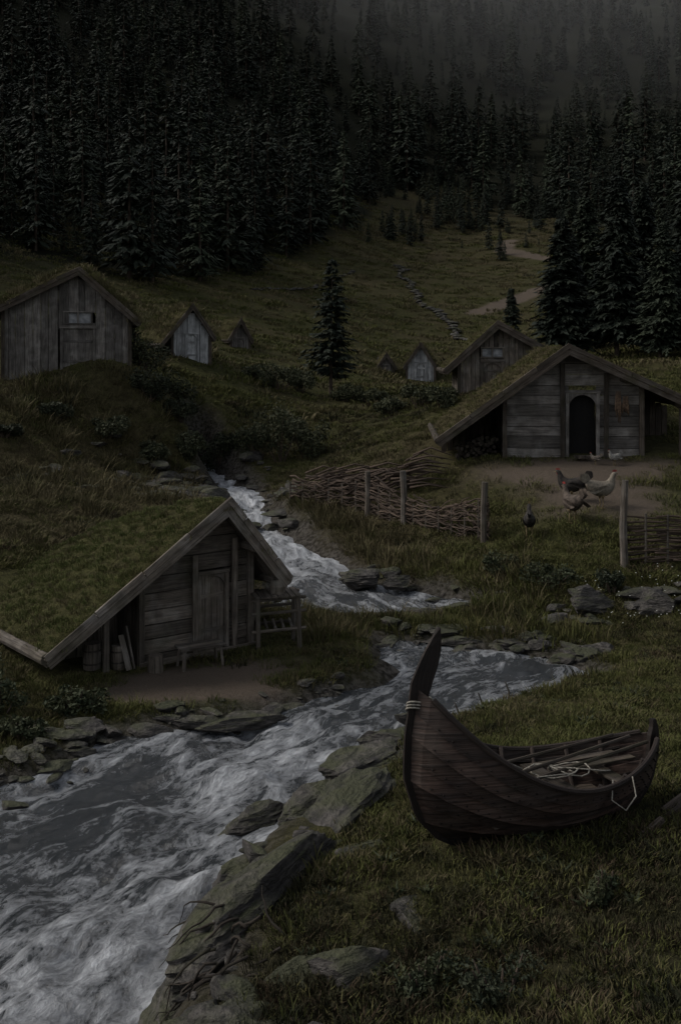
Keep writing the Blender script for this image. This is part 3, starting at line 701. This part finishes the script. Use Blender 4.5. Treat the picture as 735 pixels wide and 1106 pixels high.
for (px,py) in ((2.35,17.1),(2.85,17.4),(1.9,16.6)):
    x=MB();z=H(px,py);x.tube([(px,py,z-.1),(px+.03,py,z+.15),(px-.04,py,z+.34)],[.025,.02,.012],6);x.obj('mooring_stake',M_wdark)
# ------------------------------------------------------------------ wattle fences
def wattle(name,pts,hgt,posts,nrod=16,loose=.5,rr=.03,sag=0):
    E=empty(name,(0,0,0));x=MB();cumd=[0]
    for a,b in zip(pts[:-1],pts[1:]): cumd.append(cumd[-1]+math.hypot(b[0]-a[0],b[1]-a[1]))
    Lt=cumd[-1]
    def at(s_): return np.interp(s_,cumd,[p[0] for p in pts]),np.interp(s_,cumd,[p[1] for p in pts])
    def hs(s_): return 1-sag*(.5+.5*math.sin(s_*1.3+1))
    for j in range(nrod):
        for rep in range(int(Lt/1.1)+1):
            s0=max(0,rep*1.1+random.uniform(-.5,.3));s1=min(Lt+.2,s0+random.uniform(1.4,2.8));P=[];ph=random.choice((0,math.pi));hz=.05+hgt*(j+.5)/nrod;sl=random.uniform(-.15,.15)*loose
            kk=12
            for i in range(kk+1):
                s_=s0+(s1-s0)*i/kk;px,py=at(s_);w_=.06*math.sin(s_*math.pi/.5+ph)
                P.append((px+random.uniform(-.015,.015),py+w_+random.uniform(-.03,.03),H(px,py)+hz*hs(s_)+sl*(i/kk-.5)*2+random.uniform(-.02,.02)*loose))
            x.tube(P,[rr*random.uniform(.6,1.1)*(1-.5*i/kk) for i in range(kk+1)],5,tint=random.uniform(.4,1.2))
    x.obj('woven_branches',M_twig,E,True);x=MB()
    for (s_,h) in posts:
        px,py=at(s_);z=H(px,py);x.tube([(px,py-.05,z-.2),(px+random.uniform(-.03,.03),py-.05,z+h*.5),(px+random.uniform(-.08,.08),py-.05,z+h)],[.1,.09,.085],8,rough=.1,tint=.75)
    s_=.0
    while s_<Lt: 
        px,py=at(s_);z=H(px,py);x.tube([(px,py,z-.1),(px,py,z+hgt*hs(s_)*random.uniform(.9,1.15))],[.035,.03],6);s_+=.5
    x.obj('posts',M_wood,E)
wattle('wattle_fence',[(-1.6,32.4),(.6,30.9),(2.0,29.2),(3.9,26.9)],1.0,[(3.0,1.3),(4.6,1.5),(7.7,1.55)],15,2.2,.034,.4)
wattle('wattle_fence',[(6.75,24.3),(9.6,23.6)],1.05,[(0,2.0),(2.6,1.5)],17,.6,.032)
x=MB()
for i in range(100):
    px=random.uniform(-.6,2.8);py=32.6-px*.6+random.uniform(-.4,.5);z=H(px,py)+random.uniform(.1,.75);a=random.uniform(-.5,.5)
    x.tube([(px-.6*math.cos(a),py-.4*math.sin(a),z),(px,py,z+random.uniform(.05,.25)),(px+.7*math.cos(a),py+.4*math.sin(a),z+.02)],[.035,.03,.012],5)
x.obj('brushwood_pile',M_twig,smooth=True)
# ------------------------------------------------------------------ hens
def hen(x0,y0,yaw,sc,ca,cb,name='hen'):
    E=empty(name,(x0,y0,H(x0,y0)),yaw,scale=sc)
    mb_=m_plain(name+'_feathers',ca,cb,16,.8,.2,.02);mc=m_plain('comb_red',(.15,.02,.015),(.22,.035,.03));my=m_plain('beak_leg',(.12,.09,.05),(.2,.15,.08))
    rings=[(-.34,.52,.02,.03),(-.28,.5,.07,.09),(-.18,.44,.12,.14),(-.05,.38,.155,.165),(.08,.38,.15,.165),(.17,.43,.115,.14),(.22,.5,.08,.1),(.245,.57,.058,.07),(.26,.63,.05,.055),(.285,.68,.05,.05),(.32,.69,.035,.035),(.345,.68,.012,.012)]
    V=[];F=[];k=14
    for i,(a,z,ry,rr) in enumerate(rings):
        pa=rings[max(i-1,0)];pb=rings[min(i+1,len(rings)-1)];d=Vector((pb[0]-pa[0],0,pb[1]-pa[1])).normalized();u=Vector((-d.z,0,d.x))
        for j in range(k):
            an=2*math.pi*j/k;p=Vector((a,0,z))+u*math.sin(an)*rr+Vector((0,1,0))*math.cos(an)*ry;V.append(p)
    for i in range(len(rings)-1):
        for j in range(k):F.append((i*k+j,i*k+(j+1)%k,(i+1)*k+(j+1)%k,(i+1)*k+j))
    F.append(tuple(range(k))[::-1]);F.append(tuple((len(rings)-1)*k+j for j in range(k)))
    b=meshobj('body',V,F,[mb_],E,True);sm=b.modifiers.new('s','SUBSURF');sm.levels=1;sm.render_levels=1
    V=[];F=[]
    for i in range(-5,6):
        for s_ in (-1,1):
            o=len(V);al=.5+.09*i;l=.27-.01*abs(i);a=Vector((-.26,s_*.015,.5));d=Vector((-math.cos(al+.35),s_*.12,math.sin(al+.35)));n_=Vector((d.z,0,-d.x))
            V+=[a,a+d*l*.5+n_*.035,a+d*l,a+d*l*.5-n_*.035];F.append((o,o+1,o+2,o+3))
    for s_ in (-1,1):
        for i in range(7):
            o=len(V);a=Vector((.09-.035*i,s_*(.155+.004*i),.44-.012*i));V+=[a,a+Vector((-.1,s_*.015,.035)),a+Vector((-.24,s_*.0,-.005)),a+Vector((-.12,s_*.012,-.06))];F.append((o,o+1,o+2,o+3))
    meshobj('tail_and_wings',V,F,[mb_],E)
    x=MB()
    for s_ in (-1,1):
        x.tube([(.02,s_*.06,.3),(.0,s_*.06,.2)],[.05,.022],7);x.tube([(.0,s_*.06,.22),(.015,s_*.06,.1),(.0,s_*.06,.01)],[.014,.011,.012],6)
        for an in (-.5,0,.5,3.14): x.tube([(0,s_*.06,.012),(.075*math.cos(an),s_*.06+.075*math.sin(an),.004)],[.01,.004],5)
    x.tube([(.335,0,.685),(.39,0,.67)],[.016,.003],6);x.obj('legs_and_beak',my,E,True)
    V=[];F=[]
    for i in range(5):
        o=len(V);a=.26+.02*i;V+=[(a-.014,-.006,.72),(a+.014,-.006,.725),(a,0,.775-.006*abs(i-2))];V+=[(a-.014,.006,.72),(a+.014,.006,.725)];F+=[(o,o+1,o+2),(o+4,o+3,o+2)]
    o=len(V);V+=[(.31,-.012,.66),(.335,.0,.66),(.32,0,.6),(.31,.012,.66)];F+=[(o,o+1,o+2),(o+1,o+3,o+2),(o+3,o,o+2)]
    meshobj('comb_and_wattle',V,F,[mc],E)
    return E
hen(4.85,26.2,rad(80),1.15,(.01,.009,.009),(.04,.035,.03))
hen(6.05,26.6,rad(110),1.35,(.025,.019,.015),(.09,.07,.055))
hen(6.35,28.0,rad(170),1.25,(.01,.009,.009),(.04,.033,.027))
hen(7.0,27.4,rad(15),1.35,(.09,.078,.06),(.2,.17,.13))
hen(8.3,30.9,rad(200),.65,(.13,.12,.11),(.26,.25,.22));hen(7.75,31.0,rad(150),.5,(.06,.05,.04),(.14,.12,.1))
# ------------------------------------------------------------------ vegetation
def conifer(name,layers,br,fr,Rr,seed,base=.08,fl_=.2,droop=(.15,.55),gap=0):
    r=random.Random(seed);V=[];F=[];MI=[]
    k=7
    for i,z in enumerate((-.02,.3,.65,1)):
        rr=.014*(1-z*.95)
        for j in range(k): V.append((rr*math.cos(6.283*j/k),rr*math.sin(6.283*j/k),z))
    for i in range(3):
        for j in range(k):F.append((i*k+j,i*k+(j+1)%k,(i+1)*k+(j+1)%k,(i+1)*k+j));MI.append(1)
    for l in range(layers):
        z0=base+(1-base)*(l+r.random()*.6)/layers
        for b in range(max(3,int(br*(1-.4*z0)))):
            if r.random()<gap: continue
            z=min(.985,z0+r.uniform(-.5,.5)/layers)
            R=Rr*((1-z)**.78)*(.5+.5*min(1,(z-base)/.12+.3))
            a=r.uniform(0,6.283);Lb=R*r.choice((r.uniform(.45,1.0),r.uniform(.8,1.3)))+.008;dr=r.uniform(*droop)
            ca,sa=math.cos(a),math.sin(a)
            def P(t):return Vector((ca*Lb*t,sa*Lb*t,z+Lb*(.15*t-dr*t*t)))
            for f in range(fr):
                t=.12+.88*(f+r.random()*.6)/fr;p=P(min(t,1));s_=1 if f%2 else -1
                an=a+s_*r.uniform(.3,1.1)*(1-.4*t);ln=(.016+fl_*Lb*(1.2-t)+.008)*r.uniform(.6,1.3);wd=ln*.2
                d=Vector((math.cos(an),math.sin(an),-r.uniform(.1,.9)));sd=Vector((-math.sin(an),math.cos(an),r.uniform(-.8,.8)))
                o=len(V);V+=[p-d*ln*.15,p+d*ln*.45+sd*wd,p+d*ln,p+d*ln*.4-sd*wd];F.append((o,o+1,o+2,o+3));MI.append(0)
    for i in range(5):
        o=len(V);a=r.uniform(0,6.28);V+=[(0,0,.93),(.008*math.cos(a),.008*math.sin(a),.96),(0,0,1.03),(-.008*math.cos(a),-.008*math.sin(a),.96)];F.append((o,o+1,o+2,o+3));MI.append(0)
    me=bpy.data.meshes.new(name);me.from_pydata([tuple(v) for v in V],[],F);me.materials.append(M_needle);me.materials.append(M_bark);me.polygons.foreach_set('material_index',MI);return me
FT=[conifer('fir_%d'%i,26+3*i,8,8,.14+.022*i,40+i,fl_=.26,gap=.09*i) for i in range(5)]
HT=[conifer('hero_fir_%d'%i,62,12,18,.19,60+i,.1,.2) for i in range(3)]
PT=conifer('hero_pine',38,9,24,.2,77,.15,.16,(.0,.35),.18)
def tree(name,x,y,h,me,wf=1):
    o=bpy.data.objects.new(name,me);link(o);o.location=(x,y,H(x,y)-.1);o.scale=(h*wf,h*wf,h);o.rotation_euler=(rad(random.uniform(-2,2)),rad(random.uniform(-2,2)),random.uniform(0,6))
tree('pine_tree',-.5,52,7.1,PT,1.1)
for i,(x_,y_,h_) in enumerate([(12.1,56,8.3),(14.9,55,10),(17.4,58,9.3),(13.6,60,7.5),(16.3,52,7.2),(19,55,10.5),(21,60,9.5),(10.6,63,5.5),(15.5,64,10),(18.5,50,8),(13.6,38,3.6),(14.6,39.5,5)]):
    tree('fir_tree',x_,y_,h_,HT[i%3],random.uniform(.95,1.3))
FO=empty('fir_forest');cand=60000
yy=np.sqrt(rng.uniform(58**2,400**2,cand));xx=rng.uniform(-1,1,cand)*(.42*yy+14)
ed_=edgef(xx,yy);k=(yy>ed_)&((yy>ed_+25)|(rng.random(cand)<.25+.7*fbm(xx*.09,yy*.09,2)))&(fbm(xx*.06+40,yy*.06,2)>.27);xx=xx[k];yy=yy[k]
seen={};sel=[]
for i in range(len(xx)):
    g=3.0+max(0,yy[i]-90)*.006;key=(int(xx[i]/g),int(yy[i]/g))
    if key in seen: continue
    seen[key]=1;sel.append(i)
xx=xx[sel];yy=yy[sel];zz,_=Hfull(xx,yy);hh=(4.0+10.5*rng.random(len(xx))**1.5)*(.7+.6*fbm(xx*.05,yy*.05,2))*(1-.25*sst(120,260,yy))
v=rng.integers(0,5,len(xx))
for j in range(5):
    q=v==j;scatter('tree_stand_%d'%j,FO,np.stack([xx[q],yy[q],zz[q]-.2],-1),hh[q],FT[j],srcname='fir')
print('forest',len(xx))
SC=empty('hillside_scrub');xx=rng.uniform(-5,45,420);yy=rng.uniform(120,174,420);k=(dirt(xx,yy)<.2)&(fbm(xx*.12,yy*.12,3)>.52);xx=xx[k];yy=yy[k];zz,_=Hfull(xx,yy)
scatter('saplings',SC,np.stack([xx,yy,zz-.1],-1),rng.uniform(.8,5,len(xx)),FT[3],srcname='sapling')
def bush(name,x,y,rx,ry,rz_,nl,ls,mat,seed,stem=True):
    r=np.random.default_rng(seed);z0=H(x,y);cl_=[(r.uniform(-.7,.7)*rx,r.uniform(-.7,.7)*ry,r.uniform(.25,.85)*rz_,r.uniform(.25,.55)) for _ in range(9)]
    V=[];F=[]
    for i in range(nl):
        c=cl_[r.integers(0,9)];d=r.normal(0,1,3);d/=np.linalg.norm(d);rr=c[3]*r.uniform(.5,1.05)
        p=np.array([c[0]+d[0]*rr*rx,c[1]+d[1]*rr*ry,c[2]+d[2]*rr*rz_*.8])
        if p[2]<-.05:p[2]=abs(p[2])*.3
        a=r.normal(0,1,3);a/=np.linalg.norm(a);b=np.cross(a,r.normal(0,1,3));b/=np.linalg.norm(b);l=ls*r.uniform(.6,1.4)
        o=len(V);V+=[p-a*l,p+b*l*.45,p+a*l,p-b*l*.45];F.append((o,o+1,o+2,o+3))
    E=empty(name,(x,y,z0));meshobj('foliage',np.array(V),F,[mat],E)
    m=MB()
    for c in cl_: m.tube([(c[0]*.15,c[1]*.15,-.1),(c[0]*.6,c[1]*.6,c[2]*.5),(c[0],c[1],c[2]+.1)],[.025,.018,.006],5)
    m.obj('stems',M_bark,E);return E
for i,b in enumerate([(-9.1,41.5,1.0,.8,1.5),(-8.0,41.5,1.1,.8,1.3),(-6.8,41.8,1.0,.8,1.4),(-5.8,42,1.0,.8,1.6),(-4.9,41.6,.8,.7,1.1),(-2.4,41,1.4,1.2,2.2),(-1.4,41.5,1.0,1,1.6),(-3.3,41,.9,.8,1.4),
  (-2.9,50,1.1,.8,1.4),(-2.0,51,.8,.8,1.0),(.3,50.5,.9,.7,.8),(1.4,50,.9,.7,.7),(-4.2,51,.8,.7,.7),(3.4,44,.9,.7,.9),(4.1,41.5,.7,.6,.8),(2.3,45,1.0,.7,.7),(-7.4,39.6,.9,.6,1.0),(-6.3,39.9,.8,.6,.9),
  (-8.6,37.6,.8,.6,.8),(-10.3,37.2,.7,.5,.6),(-6.9,37.8,.7,.5,.7),(-11.6,35.2,.6,.5,.4),(-5.6,38.6,.7,.5,.9)]):
    bush('shrub',b[0],b[1],b[2],b[3],b[4],2200,.06,M_leaf,i)
for i,b in enumerate([(8.7,21.6,.8,.6,.9),(7.9,21.0,.7,.5,.7),(6.2,23.2,.5,.4,.5),(4.9,23.8,.6,.4,.5),(3.9,24.9,.5,.4,.45),(-5.6,16.6,.6,.4,.6),(-6.3,17.2,.7,.5,.8),(-4.4,16.9,.5,.35,.4),(-5.0,15.9,.4,.3,.3),(1.3,8.3,.35,.3,.22),(.7,8.6,.3,.2,.2),(2.5,9.6,.15,.15,.2)]):
    bush('leafy_bush',b[0],b[1],b[2],b[3],b[4],1500,.04 if b[1]>12 else .022,M_weed,50+i)
V=[];F=[]
for i in range(90):
    px=random.uniform(5.5,9.2);py=random.uniform(21.2,23.4)
    z=H(px,py)+random.uniform(.2,.5);o=len(V);r=.013
    for j in range(6):V.append((px+r*math.cos(j*1.047),py+r*math.sin(j*1.047)*.7,z+r*.6*math.sin(j*1.047)))
    F.append(tuple(range(o,o+6)))
meshobj('wild_flowers',V,F,[M_flower])
GR=empty('grass')
def field(nm,cnt,yr,wf,scr,dryb,meG,meD,meH,pw=1,mask=None,prob=1):
    y=yr[0]+(yr[1]-yr[0])*rng.random(cnt)**pw;x=.0+rng.uniform(-1,1,cnt)*(wf*y+2.5)
    z,sd=Hfull(x,y);dt=dirt(x,y)
    k=(sd>.45+.4*rng.random(cnt))&(rng.random(cnt)>dt*1.6)&(~inhouse(x,y))&(polyd(x,y,SLAB)>.3+.5*rng.random(cnt))
    if mask is not None:k&=mask(x,y)
    k&=~((np.abs((x-.74)*math.cos(rad(21))+(y-10.75)*math.sin(rad(21))-1.5)<1.3)&(np.abs(-(x-.74)*math.sin(rad(21))+(y-10.75)*math.cos(rad(21)))<.3))
    x,y,z=x[k],y[k],z[k];N=Hn(x,y);N=N*.6+np.array([0,0,.4]);N/=np.linalg.norm(N,axis=1,keepdims=True)
    hf=rng.random(len(x))<heath_vignette(x,y)*.85
    d=rng.random(len(x))<dryf(x,y)*dryb;sc=rng.uniform(*scr,len(x))*(.35+1.3*fbm(x*1.4,y*1.4,3))
    P=np.stack([x,y,z],-1)
    for q,ms,tag in ((hf,meH,'heath_vignette'),(~d&~hf,meG,'green'),(d&~hf,meD,'dry')):
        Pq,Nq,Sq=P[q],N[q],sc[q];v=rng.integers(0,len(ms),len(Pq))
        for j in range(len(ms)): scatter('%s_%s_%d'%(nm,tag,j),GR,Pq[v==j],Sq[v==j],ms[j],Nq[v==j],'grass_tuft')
field('near',25000,(5.5,24),.42,(.6,1.25),.8,TG,TD,TH,.75)
field('mid',15000,(22,48),.42,(.9,2.0),.9,TG,TD,TH)
field('far',9000,(45,150),.4,(.7,1.6),.9,[TGf],[TDf],[THf],.8)
field('sedge',4200,(21,34),.35,(1.0,2.4),1.2,SG,SDD,SH,1,lambda x,y:(x>-4)&(x<5.5)&(SD(x,y)<1.8))
field('leftslope',2600,(29,40),.36,(1.2,2.6),1.2,SG,SDD,SH,1,lambda x,y:(x<-4.5)&(fbm(x*.7,y*.7,2)>.45))
field('bank',2200,(6,20),.35,(.7,1.5),.6,SG,SDD,SH,1,lambda x,y:(SD(x,y)<1.5))
field('herbs',900,(6,22),.4,(.5,1.1),.45,[ROS],[ROB],[ROS],.8,lambda x,y:fbm(x*.9,y*.9,2)>.48)
# ------------------------------------------------------------------ mist
def m_mist(name,d):
    m=bpy.data.materials.new(name);m.use_nodes=True;nt=m.node_tree;nt.nodes.remove(nt.nodes['Principled BSDF'])
    v=nt.nodes.new('ShaderNodeVolumeScatter');v.inputs['Density'].default_value=d;v.inputs['Color'].default_value=(.9,.9,.9,1)
    nt.links.new(v.outputs[0],nt.nodes['Material Output'].inputs['Volume']);return m
def ellip(name,loc,dim,mat):
    import bmesh
    me=bpy.data.meshes.new(name);bm=bmesh.new();bmesh.ops.create_icosphere(bm,subdivisions=4,radius=1)
    for v_ in bm.verts: v_.co=Vector((v_.co.x*dim[0],v_.co.y*dim[1],v_.co.z*dim[2]))
    bm.to_mesh(me);bm.free();me.materials.append(mat);ob=bpy.data.objects.new(name,me);ob.location=loc;link(ob)
ellip('mist',(78,235,98),(108,98,72),m_mist('mist_vol',.00078))
# ------------------------------------------------------------------ light
w=bpy.data.worlds.new('World');S.world=w;w.use_nodes=True;nt=w.node_tree;bg=nt.nodes['Background']
sk=nt.nodes.new('ShaderNodeTexSky');sk.sky_type='NISHITA';sk.sun_disc=False;sk.sun_elevation=rad(42);sk.sun_rotation=rad(-80);sk.dust_density=3;sk.air_density=1
hs=nt.nodes.new('ShaderNodeHueSaturation');hs.inputs['Saturation'].default_value=.35
nt.links.new(sk.outputs[0],hs.inputs['Color']);nt.links.new(hs.outputs[0],bg.inputs[0]);bg.inputs[1].default_value=.145
sl=bpy.data.lights.new('sun','SUN');sl.energy=1.5;sl.angle=rad(16);sl.color=(1,.95,.88);so=bpy.data.objects.new('sun',sl);link(so)
el=rad(42);az=rad(-80)
d=Vector((math.cos(el)*math.sin(az),math.cos(el)*math.cos(az),math.sin(el)));so.rotation_euler=d.to_track_quat('Z','Y').to_euler()
S.view_settings.view_transform='Standard';S.view_settings.look='None';S.view_settings.exposure=0
cam=bpy.data.cameras.new('camera');co=bpy.data.objects.new('camera',cam);link(co);S.camera=co
co.location=(0,0,0);co.rotation_euler=(rad(90),0,0);cam.sensor_fit='VERTICAL';cam.sensor_height=24;cam.lens=23.87;cam.shift_y=-.1564;cam.clip_end=3000;cam.clip_start=.1
